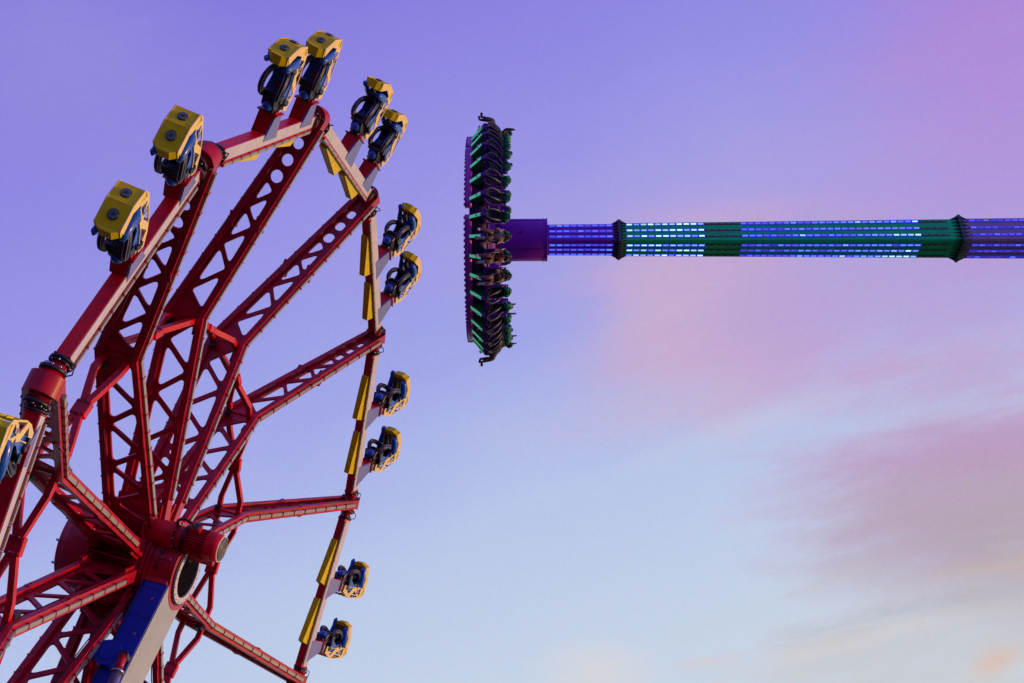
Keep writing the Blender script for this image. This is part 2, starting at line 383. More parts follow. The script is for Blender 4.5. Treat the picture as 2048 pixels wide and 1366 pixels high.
def build_arm():
    mb = MB(); hw = .13
    mb.prism(FRONT+fin[::-1], -hw, hw, M['red'])
    mb.prism(BACK+bin_[::-1], -hw, hw, M['red'])
    n = 24; outer = [(10+.27*math.sin(PI*i/n), .27*math.cos(PI*i/n)) for i in range(n+1)]
    inner = [(10+.15*math.sin(PI*i/n), .15*math.cos(PI*i/n)) for i in range(n+1)]
    for i in range(n): mb.prism([outer[i], outer[i+1], inner[i+1], inner[i]], -hw-.03, hw+.03, M['red'])
    # web with its cut-outs
    midf = offset_line(FRONT, .06); midb = offset_line(BACK, -.06)
    arc = [(10+.2*math.sin(PI*i/8), -.2*math.cos(PI*i/8)) for i in range(9)]
    outline = [p for p in midf[::-1]]+[]
    outline = [midf[2], midf[1], midf[0]]+arc[::-1][1:-1]+[midb[0], midb[1], midb[2]]
    holes = []
    for r, q in ((9.42, .118), (9.04, .128), (8.66, .138)):
        holes.append(circle(r, (lerp_line(fin, r)+lerp_line(bin_, r))/2, q))
    zf = lambda r: lerp_line(fin, r)-.015
    zb = lambda r: lerp_line(bin_, r)+.015
    def zig(rs, side, d, rr):
        for i in range(len(rs)-2):
            A, B = (zf, zb) if (i+side) % 2 == 0 else (zb, zf)
            tri = [(rs[i], A(rs[i])), (rs[i+1], B(rs[i+1])), (rs[i+2], A(rs[i+2]))]
            # truncate tips by intersecting with rounded corners
            holes.append(rounded(inset(tri, d), rr))
    zig([8.62, 8.32, 7.92, 7.5, 7.05, 6.52, 5.95, 5.5], 1, .047, .07)
    zig([5.36, 4.8, 4.2, 3.62, 3.05, 2.5, 1.98, 1.5, 1.1], 0, .055, .08)
    plate(mb, outline, holes, .05, M['red'], XZ)
    # rim around the biggest openings and stiffening gussets at the knee
    mb.bar((5.41, 0, -1.52), (5.41, 0, -2.16), .10, .12, M['red'], up=(0, 1, 0))
    # splice plates, bolts, junction box and a sagging cable
    for rr in (7.6, 3.4):
        for ln in (FRONT, BACK):
            q = lerp_line(ln, rr); sg = -1 if ln is FRONT else 1
            for yy in (-.135, .135):
                mb.box((rr, yy, q+sg*.06), (.34, .016, .11), M['red'])
                for i in (-1, 0, 1): mb.cyl((rr+i*.11, yy, q+sg*.06), (rr+i*.11, yy*1.12, q+sg*.06), .016, M['dsteel'], 6)
    mb.box((5.1, -.17, -1.60), (.22, .10, .16), M['dsteel']); mb.box((5.2, .16, -2.1), (.16, .08, .14), M['dsteel'])
    cb = [(1.4+(.36*i), -.10-.015*(i % 2), lerp_line(fin, 1.4+.36*i)-.03-.025*abs(math.sin(i*1.3))) for i in range(23)]
    mb.tube(cb, .013, M['cable'], 5)
    # bearing block at the tip
    b = MB()
    b.cyl((10, -.24, 0), (10, .24, 0), .17, M['red'], 20)
    b.cyl((10, -.30, 0), (10, -.24, 0), .20, M['dsteel'], 20); b.cyl((10, .24, 0), (10, .30, 0), .20, M['dsteel'], 20)
    for s in (-1, 1):
        for i in range(8):
            a = 2*PI*i/8+.2; b.cyl((10+.155*math.cos(a), s*.30, .155*math.sin(a)), (10+.155*math.cos(a), s*.335, .155*math.sin(a)), .022, M['steel'], 6)
    # small conduit and clips
    b.tube([(9.9, .1, .12), (9.6, .13, .02), (9.2, .12, -.1), (8.8, .1, -.2)], .014, M['cable'], 5)
    def strip(line, sgn):
        lb = MB(); off = offset_line(line, -sgn*.03)
        for (p, q) in zip(off, off[1:]):
            p = Vector(p); q = Vector(q); Ln = (q-p).length; n = max(1, round(Ln/.46)); e = (q-p)/n
            for i in range(n):
                a = p+e*i; c = p+e*(i+1); g = (c-a).normalized()*.014
                a = a+g; c = c-g
                lb.bar((a.x, 0, a.y), (c.x, 0, c.y), .085, .05, M['tube'], up=(0, 0, 1) if abs((c-a).normalized().y) < .9 else (1, 0, 0))
                cl = Vector((c.x, 0, c.y)); lb.box(cl, (.028, .12, .07), M['red'])
        return lb
    return mb.mesh('arm'), b.mesh('tip_bearing'), strip([(9.8, .20), FRONT[1], (1.46, -1.29)], 1).mesh('front_light_strip'), strip([(9.8, -.36), BACK[1], (1.7, -2.37)], -1).mesh('rear_light_strip')
am, bm_, ls1, ls2 = build_arm()
arm_objs = {}
for k in range(-2, 10):
    a = obj('arm', am, wheel, Matrix.Rotation(PH-k*PI/6, 4, 'Z'))
    md = a.modifiers.new('bevel', 'BEVEL'); md.width = .012; md.segments = 1; md.limit_method = 'ANGLE'; md.angle_limit = math.radians(50)
    obj('tip_bearing', bm_, a); obj('light_strip', ls1, a); obj('light_strip', ls2, a)
    arm_objs[k] = a
# braces between neighbouring arms: two crossing struts with a bolted box where they meet
def build_brace():
    mb = MB(); A = 0; B = PI/6
    def pt(ang, r, z, tan): return Vector((r*math.cos(ang)-tan*math.sin(ang), r*math.sin(ang)+tan*math.cos(ang), z))
    zf, zb, r = -1.60, -2.12, 5.32
    ends = {('A', 'f'): (pt(A, r, zf, .0), pt(A, r-.03, zf, .42)), ('A', 'b'): (pt(A, r, zb, .0), pt(A, r-.03, zb, .42)),
            ('B', 'f'): (pt(B, r, zf, .0), pt(B, r-.03, zf, -.42)), ('B', 'b'): (pt(B, r, zb, .0), pt(B, r-.03, zb, -.42))}
    node = sum((e[1] for e in ends.values()), Vector())/4
    mdir = Vector((math.cos(B/2), math.sin(B/2), 0))
    for key, (p0, p1) in ends.items():
        e = (node-p1).normalized(); stop = node-e*.13
        mb.bar(p0, p1, .12, .12, M['red2'], up=mdir); mb.bar(p1-e*.03, stop, .12, .12, M['red2'], up=mdir)
        mb.bar(stop-e*.03, stop+e*.005, .19, .19, M['red'], up=mdir)
        for s in (-1, 1):
            mb.cyl(stop-e*.05+mdir*.08, stop+mdir*.08+e*.02, .015, M['steel'], 6)
    nd = MB(); tan = Vector((-math.sin(B/2), math.cos(B/2), 0))
    nd.add([node+tan*a*.17+Vector((0, 0, 1))*b*.15+mdir*c*.075 for a in (-1, 1) for b in (-1, 1) for c in (-1, 1)],
           [(0, 1, 3, 2), (4, 6, 7, 5), (0, 4, 5, 1), (2, 3, 7, 6), (0, 2, 6, 4), (1, 5, 7, 3)], M['red2'])
    return mb.mesh('brace'), nd.mesh('brace_joint')
br, nd = build_brace()
for k in range(-2, 10):
    o = obj('brace', br, wheel, Matrix.Rotation(PH-k*PI/6, 4, 'Z'))
    j = obj('brace_joint', nd, o); b = j.modifiers.new('bevel', 'BEVEL'); b.width = .012
# hub
hb = MB()
hb.cyl((0, 0, -3.15), (0, 0, -2.95), .93, M['red'], 48, r2=1.0); hb.cyl((0, 0, -2.95), (0, 0, -2.45), 1.0, M['red'], 48)
hb.cyl((0, 0, -2.45), (0, 0, -2.40), 1.06, M['red'], 48)
hb.cyl((0, 0, -2.40), (0, 0, -1.5), .66, M['red'], 40)
for k in range(12):
    a = PH-k*PI/6; R = Matrix.Rotation(a, 4, 'Z')
    hb.prism([(.6, -1.42), (1.16, -1.42), (1.24, -2.30), (.6, -2.45)], -.045, .045, M['red'], 'xz', R)
    hb.prism([(.6, -1.36), (1.35, -1.36), (1.35, -1.42), (.6, -1.42)], -.2, .2, M['red'], 'xz', R)
    hb.prism([(.6, -2.3), (1.4, -2.3), (1.4, -2.39), (.6, -2.39)], -.2, .2, M['red'], 'xz', R)
    R2 = Matrix.Rotation(a+PI/12, 4, 'Z')
    hb.prism([(.6, -1.5), (.98, -1.5), (1.02, -2.4), (.6, -2.4)], -.02, .02, M['red'], 'xz', R2)
    for q in (.82, .95):
        hb.cyl(R2 @ Vector((q, 0, -3.19)), R2 @ Vector((q, 0, -3.1)), .03, M['steel'], 6)
obj('hub', hb, wheel, bevel=.01)
rg = MB()
rg.cyl((0, 0, -1.50), (0, 0, -1.34), .97, M['red'], 56); rg.cyl((0, 0, -1.34), (0, 0, -1.24), .90, M['red'], 56)
for i in range(36):
    a = 2*PI*i/36
    rg.cyl((.93*math.cos(a), .93*math.sin(a), -1.345), (.93*math.cos(a), .93*math.sin(a), -1.30), .022, M['dsteel'], 6)
obj('slewing_ring', rg, wheel, bevel=.008)
# hoses and bright plates that show between the arms behind the boom
hs = MB()
for i in range(5):
    a0 = PH+1.0+.35*i; r0 = .75+.06*i
    hs.tube([(r0*math.cos(a0+t*.12), r0*math.sin(a0+t*.12), -1.5-.16*t-.03*math.sin(t*2)) for t in range(6)], .018, M['cable'], 6)
obj('hydraulic_hoses', hs, wheel)

# ------------------------------------------------------------------ BOOM
bt = rad_c(-1.65+3)                                  # the side of the boom that faces the camera
hubh = pw(C_c).z
B = frame(pw(C_c), vw(bt), vw(n_c.cross(bt)), vw(n_c))   # x: towards camera side, y: along boom, z: wheel axis
# y of this frame must be the boom direction or its opposite
ys = 1 if vw(n_c.cross(bt)).dot(vw(D_c)) > 0 else -1
boom = thing('support_boom', 'blue and white box boom with red motor head carrying the wheel hub, bottom left', 'boom', B)
def by(s): return s*ys
bb = MB(); L_ = hubh-.25
y0, y1 = sorted((by(.45), by(L_)))
bb.box((.0, (y0+y1)/2, -.905), (1.16, y1-y0, .55), M['boomblue'])
ym = (by(.9)+by(L_))/2
bb.box((.583, by(.62), -.9), (.02, .25, .4), M['boomblue'])
obj('boom_beam', bb, boom, bevel=.03)
seam = MB()
for s_ in (1.35, 3.1, 4.9, 6.7): seam.box((.586, by(s_), -.905), (.012, .03, .50), M['boomblue'])
for s_ in (1.35, 3.1, 4.9, 6.7):
    for z_ in (-1.10, -.97, -.84, -.71): seam.cyl((.585, by(s_+.06), z_), (.60, by(s_+.06), z_), .014, M['dsteel'], 6)
seam.tube([(.60, by(.6+.35*i), -1.13+.012*math.sin(i*2.1)) for i in range(24)], .014, M['cable'], 5)
obj('seam_strip', seam, boom)
wp = MB(); wp.box((0, (by(.35)+by(L_-.2))/2, -.618), (1.12, abs(L_-.55), .02), M['panel']); obj('side_panel', wp, boom)
for s_ in (.95, 1.75, 2.7):
    bo = MB(); bo.cyl((.58, by(s_), -.80), (.60, by(s_), -.80), .028, M['steel'], 10); bo.cyl((.60, by(s_), -.80), (.603, by(s_), -.80), .015, M['dsteel'], 8)
    obj('bolt_head', bo, boom)
hd = MB()
hd.cyl((0, 0, -1.24), (0, 0, -.60), .80, M['red'], 48); hd.box((.25, by(.35), -.90), (.75, .5, .5), M['red'])
hd.cyl((0, 0, -1.235), (0, 0, -1.16), .86, M['red'], 48)
obj('slewing_head', hd, boom, bevel=.015)
ac = MB()
for i in range(14):
    a_ = 2*PI*i/14; ac.cyl((.80*math.cos(a_), .80*math.sin(a_), -1.02), (.825*math.cos(a_), .825*math.sin(a_), -1.02), .022, M['dsteel'], 6)
ac.box((.79, 0, -.84), (.05, .30, .26), M['red'])
for y_ in (-.12, .12):
    for z_ in (-.94, -.74): ac.cyl((.81, y_, z_), (.828, y_, z_), .012, M['steel'], 6)
ac.tube([(.70, -.42, -.70), (.83, -.30, -.78), (.86, -.05, -.95), (.84, .22, -1.0), (.74, .42, -.95)], .016, M['cable'], 6)
obj('access_plate', ac, boom)
cp = MB()   # ring plate with its dark opening on the far side
nn = 44
for (r0, r1, z0, z1, m) in ((.51, .64, -.60, -.55, M['white']),):
    o = []; 
    pts = [(math.cos(2*PI*i/nn), math.sin(2*PI*i/nn)) for i in range(nn)]
    vs = [(r0*x, r0*y, z0) for x, y in pts]+[(r1*x, r1*y, z0) for x, y in pts]+[(r0*x, r0*y, z1) for x, y in pts]+[(r1*x, r1*y, z1) for x, y in pts]
    fs = []
    for i in range(nn):
        j = (i+1) % nn
        fs += [(i, j, nn+j, nn+i), (2*nn+i, 3*nn+i, 3*nn+j, 2*nn+j), (i, 2*nn+i, 2*nn+j, j), (nn+i, nn+j, 3*nn+j, 3*nn+i)]
    cp.add(vs, fs, m, False)
cp.cyl((0, 0, -.598), (0, 0, -.585), .502, M['hole'], 40)
for i in range(20):
    a = 2*PI*i/20; cp.cyl((.60*math.cos(a), .60*math.sin(a), -.55), (.60*math.cos(a), .60*math.sin(a), -.54), .012, M['dsteel'], 6)
obj('ring_plate', cp, boom)
tm = MB(); tm.tube([(.665*math.cos(2*PI*i/48), .665*math.sin(2*PI*i/48), -.59) for i in range(48)], .022, M['cable'], 6, closed=True); obj('rubber_seal', tm, boom)
# drive motor, its axis parallel to the wheel axle
mo = rad_c(2.1); Binv = B.inverted()
ml = (Binv.to_3x3() @ vw(mo)).normalized()*.98
gb = MB(); P = lambda z, dx=0, dy=0: Vector((ml.x+dx, ml.y+dy, z))
gb.cyl(P(-1.50), P(-.86), .26, M['red2'], 28); gb.cyl(P(-.88), P(-.80), .33, M['red'], 28); gb.cyl(P(-.80), P(-.62), .24, M['red'], 24)
for i in range(10):
    a = 2*PI*i/10; gb.cyl(P(-.80, .29*math.cos(a), .29*math.sin(a)), P(-.765, .29*math.cos(a), .29*math.sin(a)), .022, M['steel'], 6)
mid = ml*.62
gb.bar((mid.x, mid.y, -1.1), (ml.x, ml.y, -1.1), .42, .5, M['red'], up=(0, 0, 1))
gbo = obj('gearbox', gb, boom, bevel=.01)
mt = MB(); mt.cyl(P(-.62), P(-.56), .30, M['dsteel'], 28); mt.cyl(P(-.56), P(-.10), .25, M['red'], 28)
for i in range(30):
    a = 2*PI*i/30; c, s = math.cos(a), math.sin(a)
    mt.add([P(z, c*r-s*w, s*r+c*w) for z in (-.55, -.11) for r in (.24, .30) for w in (-.006, .006)],
           [(0, 1, 3, 2), (4, 6, 7, 5), (0, 4, 5, 1), (2, 3, 7, 6), (0, 2, 6, 4), (1, 5, 7, 3)], M['red'])
mto = obj('drive_motor', mt, boom)
cv = MB(); cv.cyl(P(-.10), P(.20), .315, M['red2'], 36, r2=.285); cv.cyl(P(.20), P(.215), .285, M['white'], 36, r2=.275); cv.cyl(P(.215), P(.222), .255, M['dsteel'], 36)
for i in range(9):
    rr = .03+.026*i; cv.tube([P(.226, rr*math.cos(2*PI*q/20), rr*math.sin(2*PI*q/20)) for q in range(20)], .006, M['tube'], 4, closed=True)
obj('fan_cover', cv, mto)
tb = MB(); e = ml.normalized(); c0 = P(-.36)+e*.33
tb.bar(c0-e*.05, c0+e*.09, .2, .2, M['red'], up=(0, 0, 1)); tb.cyl(c0+e*.09, c0+e*.11, .08, M['dsteel'], 12)
obj('terminal_box', tb, mto, bevel=.01)
hz = MB(); hz.tube([c0+e*.03, c0+e*.15+Vector((0, 0, -.12)), c0+e*.2+Vector((0, 0, -.28)), c0+e*.12+Vector((0, 0, -.42)), c0-e*.1+Vector((0, 0, -.45))], .025, M['cable'], 8)
obj('power_cable', hz, mto)
lt = MB(); side = e.cross(Vector((0, 0, 1)))
tv = (Binv.to_3x3() @ vw(rad_c(.6))).normalized()
for i in range(16):
    a = random.random()*2*PI; q = P(-.75+random.random()*.5)-e*(.28+random.random()*.12)+tv*(random.random()*.18-.02)
    lt.box(q, (.03, .05+.04*random.random(), .03), M['dsteel'] if i % 3 else M['steel'])
lt.tube([P(-.8)-e*.25, P(-.65)-e*.42+tv*.1, P(-.42)-e*.36+tv*.12, P(-.3)-e*.28], .02, M['cable'], 6)
lt.tube([P(-.7)-e*.25, P(-.58)-e*.5+tv*.05, P(-.5)-e*.62, P(-.58)-e*.8], .016, M['cable'], 6)
lt.bar(P(-.9)-e*.46, P(.02)-e*.46, .09, .12, M['red'], up=e)
lt.box(P(-.95)-e*.35, (.2, .2, .12), M['dsteel'])
obj('motor_bracket', lt, boom)
# lug and hydraulic cylinder low on the blue face
lg = MB(); sl = 2.32
lg.cyl((.5, by(sl), -1.06), (.78, by(sl), -1.06), .27, M['boomblue'], 36); lg.cyl((.78, by(sl), -1.06), (.80, by(sl), -1.06), .16, M['boomblue'], 30)
lg.bar((.66, by(sl-.05), -1.0), (.66, by(sl-.03), -.72), .2, .26, M['boomblue'], up=(0, 1, 0)); lg.cyl((.62, by(sl-.03), -.72), (.85, by(sl-.03), -.72), .10, M['dsteel'], 20)
obj('mounting_lug', lg, boom, bevel=.01)
hy = MB(); p0 = Vector((.80, by(sl+.0), -.72)); p1 = Vector((1.55, by(sl+7.5), .45)); dd = (p1-p0).normalized()
hy.cyl(p0-dd*.02, p0+dd*.32, .085, M['red'], 20); hy.cyl(p0+dd*.30, p0+dd*.36, .13, M['steel'], 24)
hyo = obj('hydraulic_cylinder', hy, boom)
hr = MB(); hr.cyl(p0+dd*.36, p1, .105, mat('cylinder_chrome', (.34, .30, .52), .22, metal=.7, var=.1), 24); obj('cylinder_barrel', hr, hyo)
ft = MB(); ft.box((0, by(hubh-.13), -.9), (3.2, .24, 3.0), M['boomblue']); obj('boom_foot', ft, boom, bevel=.02)

# ------------------------------------------------------------------ GONDOLAS
TH = math.radians(13)
HOOD = [(-.78, 1.16), (-.82, 1.36), (-.36, 1.55), (.10, 1.53), (.20, 1.40)]
def seat_meshes():
    d = {}
    # moulded blue seat: back, side bolsters
    s = MB(); prof = [(-.36, .34), (-.10, .30), (-.02, .42), (.03, .70), (.05, 1.0), (.03, 1.28)]
    nx = 9
    vs = []; fs = []
    for (y, z) in prof:
        for i in range(nx):
            x = -.235+.47*i/(nx-1); k = abs(x)/.235
            vs.append((x, y-.24*max(0, k-.45)**1.5*1.6, z))
    for j in range(len(prof)-1):
        for i in range(nx-1): fs.append((j*nx+i, j*nx+i+1, (j+1)*nx+i+1, (j+1)*nx+i))
    o = len(vs)
    for (y, z) in prof:
        for i in range(nx):
            x = -.245+.49*i/(nx-1); vs.append((x, y+.07, z))
    for j in range(len(prof)-1):
        for i in range(nx-1): fs.append((o+j*nx+i, o+(j+1)*nx+i, o+(j+1)*nx+i+1, o+j*nx+i+1))
    for j in range(len(prof)-1):
        a, b = j*nx, (j+1)*nx; fs.append((a, b, o+b, o+a)); a, b = a+nx-1, b+nx-1; fs.append((a, o+a, o+b, b))
    fs.append(tuple(range(nx))+tuple(range(o+nx-1, o-1, -1)))
    s.add(vs, fs, M['blue'], True)
    for sx in (-1, 1):   # pointed side shells
        s.prism([(.06, .30), (.10, 1.25), (-.10, 1.30), (-.22, 1.05), (-.12, .72), (-.30, .42)], sx*.235-.012, sx*.235+.012, M['blue'], 'yz')
    d['seat'] = s
    c = MB(); pts = []
    sec = [(-.44, .14), (-.48, .28), (-.42, .42), (-.30, .46), (-.12, .40), (.05, .38), (.06, .2), (.0, .07), (-.30, .05)]
    c.prism(sec, -.175, .175, M['black'], 'yz'); c.box((0, -.16, .02), (.26, .26, .12), M['black']); c.sphere((0, -.38, .15), .14, M['blue'], sc=(1, .9, .9))
    d['seat_cushion'] = c
    b = MB(); b.prism([(-.16, -.02), (.12, -.02), (.16, .30), (.06, .62), (.0, .62), (-.03, .34), (-.2, .10)], -.12, .13, M['red2'], 'yz')
    b.box((0, -.02, .0), (.38, .34, .06), M['red'])
    b.prism([(-.10, .02), (.14, .02), (.19, .30), (.02, .30)], .13, .21, M['white'], 'yz')
    d['seat_bracket'] = b
    h = MB()
    pa = [(-.21, -.93, 1.16), (-.225, -.86, 1.17), (-.235, -.68, 1.17), (-.245, -.42, 1.15), (-.235, -.2, 1.15), (-.15, -.06, 1.17), (0, -.02, 1.18), (.15, -.06, 1.17), (.235, -.2, 1.15), (.25, -.42, 1.13), (.25, -.62, 1.09), (.245, -.72, 1.03)]
    h.tube(pa, .1, M['blue'], 10, rs=[.025, .07, .055, .08, .11, .12, .12, .12, .11, .10, .09, .05], ref=(0, 0, 1))
    h.prism([(.0, 1.05), (.10, 1.05), (.12, 1.46), (-.12, 1.48), (-.20, 1.34), (-.06, 1.26)], -.2, .2, M['blue'], 'yz')
    d['headrest'] = h
    r = MB(); pp = MB()
    for sx in (-1, 1):
        cur = [(sx*.015, -.28, 1.02), (sx*.12, -.30, 1.0), (sx*.21, -.38, .92), (sx*.255, -.50, .76), (sx*.26, -.56, .58), (sx*.24, -.54, .44), (sx*.20, -.46, .37), (sx*.17, -.36, .36)]
        # smooth the path
        path = []
        for i in range(len(cur)-1):
            P0 = Vector(cur[max(i-1, 0)]); P1 = Vector(cur[i]); P2 = Vector(cur[i+1]); P3 = Vector(cur[min(i+2, len(cur)-1)])
            for q in range(4):
                t_ = q/4; path.append(.5*((2*P1)+(P2-P0)*t_+(2*P0-5*P1+4*P2-P3)*t_*t_+(3*P1-P0-3*P2+P3)*t_**3))
        path.append(Vector(cur[-1]))
        rs = [.060+.014*math.sin(PI*min(1, i/(len(path)-1)*1.0)) for i in range(len(path))]
        r.tube(path, .06, M['black'], 10, rs=rs, ref=(1, 0, 0))
        for off in ((sx*-.035), (sx*.035)):
            pl = []
            for i, p in enumerate(path[1:-1]):
                dtan = (path[i+2]-path[i]).normalized(); nrm = dtan.cross(Vector((1, 0, 0))).normalized()
                if nrm.y > 0: nrm = -nrm
                if i < 9: nrm = (nrm*.4+Vector((0, -1, .1))).normalized()
                pl.append(p+nrm*(rs[i+1]*.86)+Vector((off, 0, 0)))
            pp.tube(pl, .0065, M['piping'], 5)
    r.tube([(-.22, -.06, .98), (-.1, .02, 1.04), (.1, .02, 1.04), (.22, -.06, .98)], .075, M['black'], 10)
    for sx in (-1, 1): r.tube([(sx*.20, .02, .90), (sx*.22, -.12, .98), (sx*.20, -.24, .96)], .07, M['black'], 10, rs=[.06, .085, .05])
    r.tube([(0, -.05, 1.06), (0, -.18, 1.07), (0, -.30, 1.02)], .06, M['black'], 8)
    r.tube([(-.24, -.40, .42), (-.1, -.44, .44), (.1, -.44, .44), (.24, -.40, .42)], .05, M['black'], 8)
    r.box((-.25, -.32, .36), (.05, .16, .16), M['black']); r.box((.25, -.32, .36), (.05, .16, .16), M['black'])
    r.cyl((.22, -.15, .30), (.31, -.15, .30), .05, M['dsteel'], 12); r.box((.27, -.02, .25), (.07, .14, .10), M['black'])
    d['restraint'] = r; d['piping'] = pp
    # hood
    H = MB(); w = .235
    op = HOOD
    inn = [(-.755, 1.16), (-.79, 1.345), (-.355, 1.525), (.09, 1.505), (.18, 1.39)]
    H.prism(op+inn[::-1], -w, w, M['yellow'], 'yz')
    for sx in (-1, 1):
        H.prism([(-.78, 1.16), (-.82, 1.36), (-.36, 1.55), (.10, 1.53), (.20, 1.40), (.12, 1.33), (-.34, 1.38), (-.70, 1.20)], sx*w-.012*(1-sx), sx*w+.012*(1+sx), M['yellow'], 'yz')
    H.add([(-.235, -.783, 1.16), (-.235, -.822, 1.36), (-.12, -.90, 1.345), (-.11, -.86, 1.13), (.11, -.86, 1.13), (.12, -.90, 1.345), (.235, -.822, 1.36), (.235, -.783, 1.16)],
          [(0, 1, 2, 3), (3, 2, 5, 4), (4, 5, 6, 7), (1, 6, 5, 2), (0, 3, 4, 7)], M['yellow'])
    H.box((0, -.353, 1.548), (.44, .012, .012), M['yellow'])
    d['hood'] = H
    def lampm(y, z, ny, nz):
        l = MB(); nv = Vector((0, ny, nz)).normalized(); c = Vector((0, y, z))
        l.cyl(c-nv*.01, c+nv*.025, .105, M['dsteel'], 24); l.cyl(c+nv*.022, c+nv*.032, .088, M['lamp'], 24)
        ax = Vector((1, 0, 0)); ay = nv.cross(ax)
        for i in range(12):
            a = 2*PI*i/12; l.bar(c+nv*.034, c+nv*.034+(ax*math.cos(a)+ay*math.sin(a))*.08, .006, .004, M['dsteel'], up=nv)
        return l
    d['lamp1'] = lampm(-.59, 1.455, -.38, .92); d['lamp2'] = lampm(-.13, 1.54, 0.03, 1)
    # side frame with its triangular openings
    out = [(-.70, 1.19), (-.36, 1.38), (-.06, 1.33), (-.10, 1.0), (-.04, .62), (-.06, .34), (-.08, .10), (.14, .06), (.27, .34), (.31, .66), (.25, 1.36), (.10, 1.54), (-.36, 1.56), (-.83, 1.37)]
    hl = []
    def tri(*p): hl.append(rounded(inset(list(p), .024), .012, 2))
    tri((-.26, 1.40), (.14, 1.53), (.225, 1.30)); tri((-.09, 1.29), (.25, 1.22), (.02, .90))
    tri((.26, 1.18), (.31, .48), (.03, .84)); tri((-.05, .76), (.25, .42), (-.06, .18))
    F = MB(); plate(F, [Vector(p) for p in out], hl, .022, M['frame'], YZ)
    F2 = MB(); F2.v = [Vector((p.x+.262, p.y, p.z)) for p in F.v]; F2.f = F.f; F2.m = F.m; F2.mats = F.mats; F2.sm = F.sm
    F3 = MB(); F3.v = [Vector((p.x-.262, p.y, p.z)) for p in F.v]; F3.f = F.f; F3.m = F.m; F3.mats = F.mats; F3.sm = F.sm
    d['frame_r'] = F2; d['frame_l'] = F3
    bk = MB()
    for (a, b_) in (((.26, 1.33), (.30, .66)),):
        for x in (-.12, .0, .12): bk.bar((x, a[0], a[1]), (x, b_[0], b_[1]), .03, .02, M['yellow'])
    for (y, z) in ((.25, 1.3), (.29, .95), (.29, .62), (.25, .34)): bk.bar((-.255, y-.01, z), (.255, y-.01, z), .035, .03, M['yellow'])
    d['rear_bars'] = bk
    lc = MB(); lc.box((-.02, -.62, 1.10), (.10, .12, .16), M['dsteel']); lc.box((-.02, -.5, 1.17), (.06, .3, .05), M['steel']); lc.cyl((-.02, -.62, 1.2), (-.02, -.70, 1.22), .03, M['steel'], 8)
    lc.bar((-.02, -.60, 1.06), (-.02, -.30, 1.08), .05, .05, M['dsteel'])
    d['latch'] = lc
    pl = MB(); pl.box((.278, .10, 1.02), (.005, .085, .16), M['white'])
    tcv = bpy.data.curves.new('num', 'FONT'); tcv.body = '7b'; tcv.size = .11; tcv.extrude = .002; tcv.align_x = 'CENTER'; tcv.align_y = 'CENTER'
    to = bpy.data.objects.new('num', tcv); COL.objects.link(to); tme = bpy.data.meshes.new_from_object(to.evaluated_get(bpy.context.evaluated_depsgraph_get()))
    pl.add([v.co.copy() for v in tme.vertices], [tuple(p.vertices) for p in tme.polygons], M['black'], False, frame(Vector((.283, .10, 1.02)), Vector((0, 0, -1)), Vector((0, 1, 0)), Vector((1, 0, 0))))
    bpy.data.objects.remove(to); bpy.data.curves.remove(tcv); bpy.data.meshes.remove(tme)
    d['number_plate'] = pl
    return {k: v.mesh(k) for k, v in d.items()}
SM = seat_meshes()
def make_seat(parent, y):
    m = Matrix.Translation((.03, y, .60)) @ Matrix.Diagonal((.76, .82, .86, 1))
    s = obj('seat', SM['seat'], parent, m)
    obj('seat_cushion', SM['seat_cushion'], s, bevel=.04); obj('seat_bracket', SM['seat_bracket'], s, bevel=.008)
    obj('headrest', SM['headrest'], s); obj('restraint', SM['restraint'], s); obj('piping', SM['piping'], s)
    obj('hood', SM['hood'], s); obj('lamp', SM['lamp1'], s); obj('lamp', SM['lamp2'], s)
    obj('side_frame', SM['frame_r'], s); obj('side_frame', SM['frame_l'], s); obj('rear_bars', SM['rear_bars'], s); obj('latch', SM['latch'], s); obj('number_plate', SM['number_plate'], s)
    return s
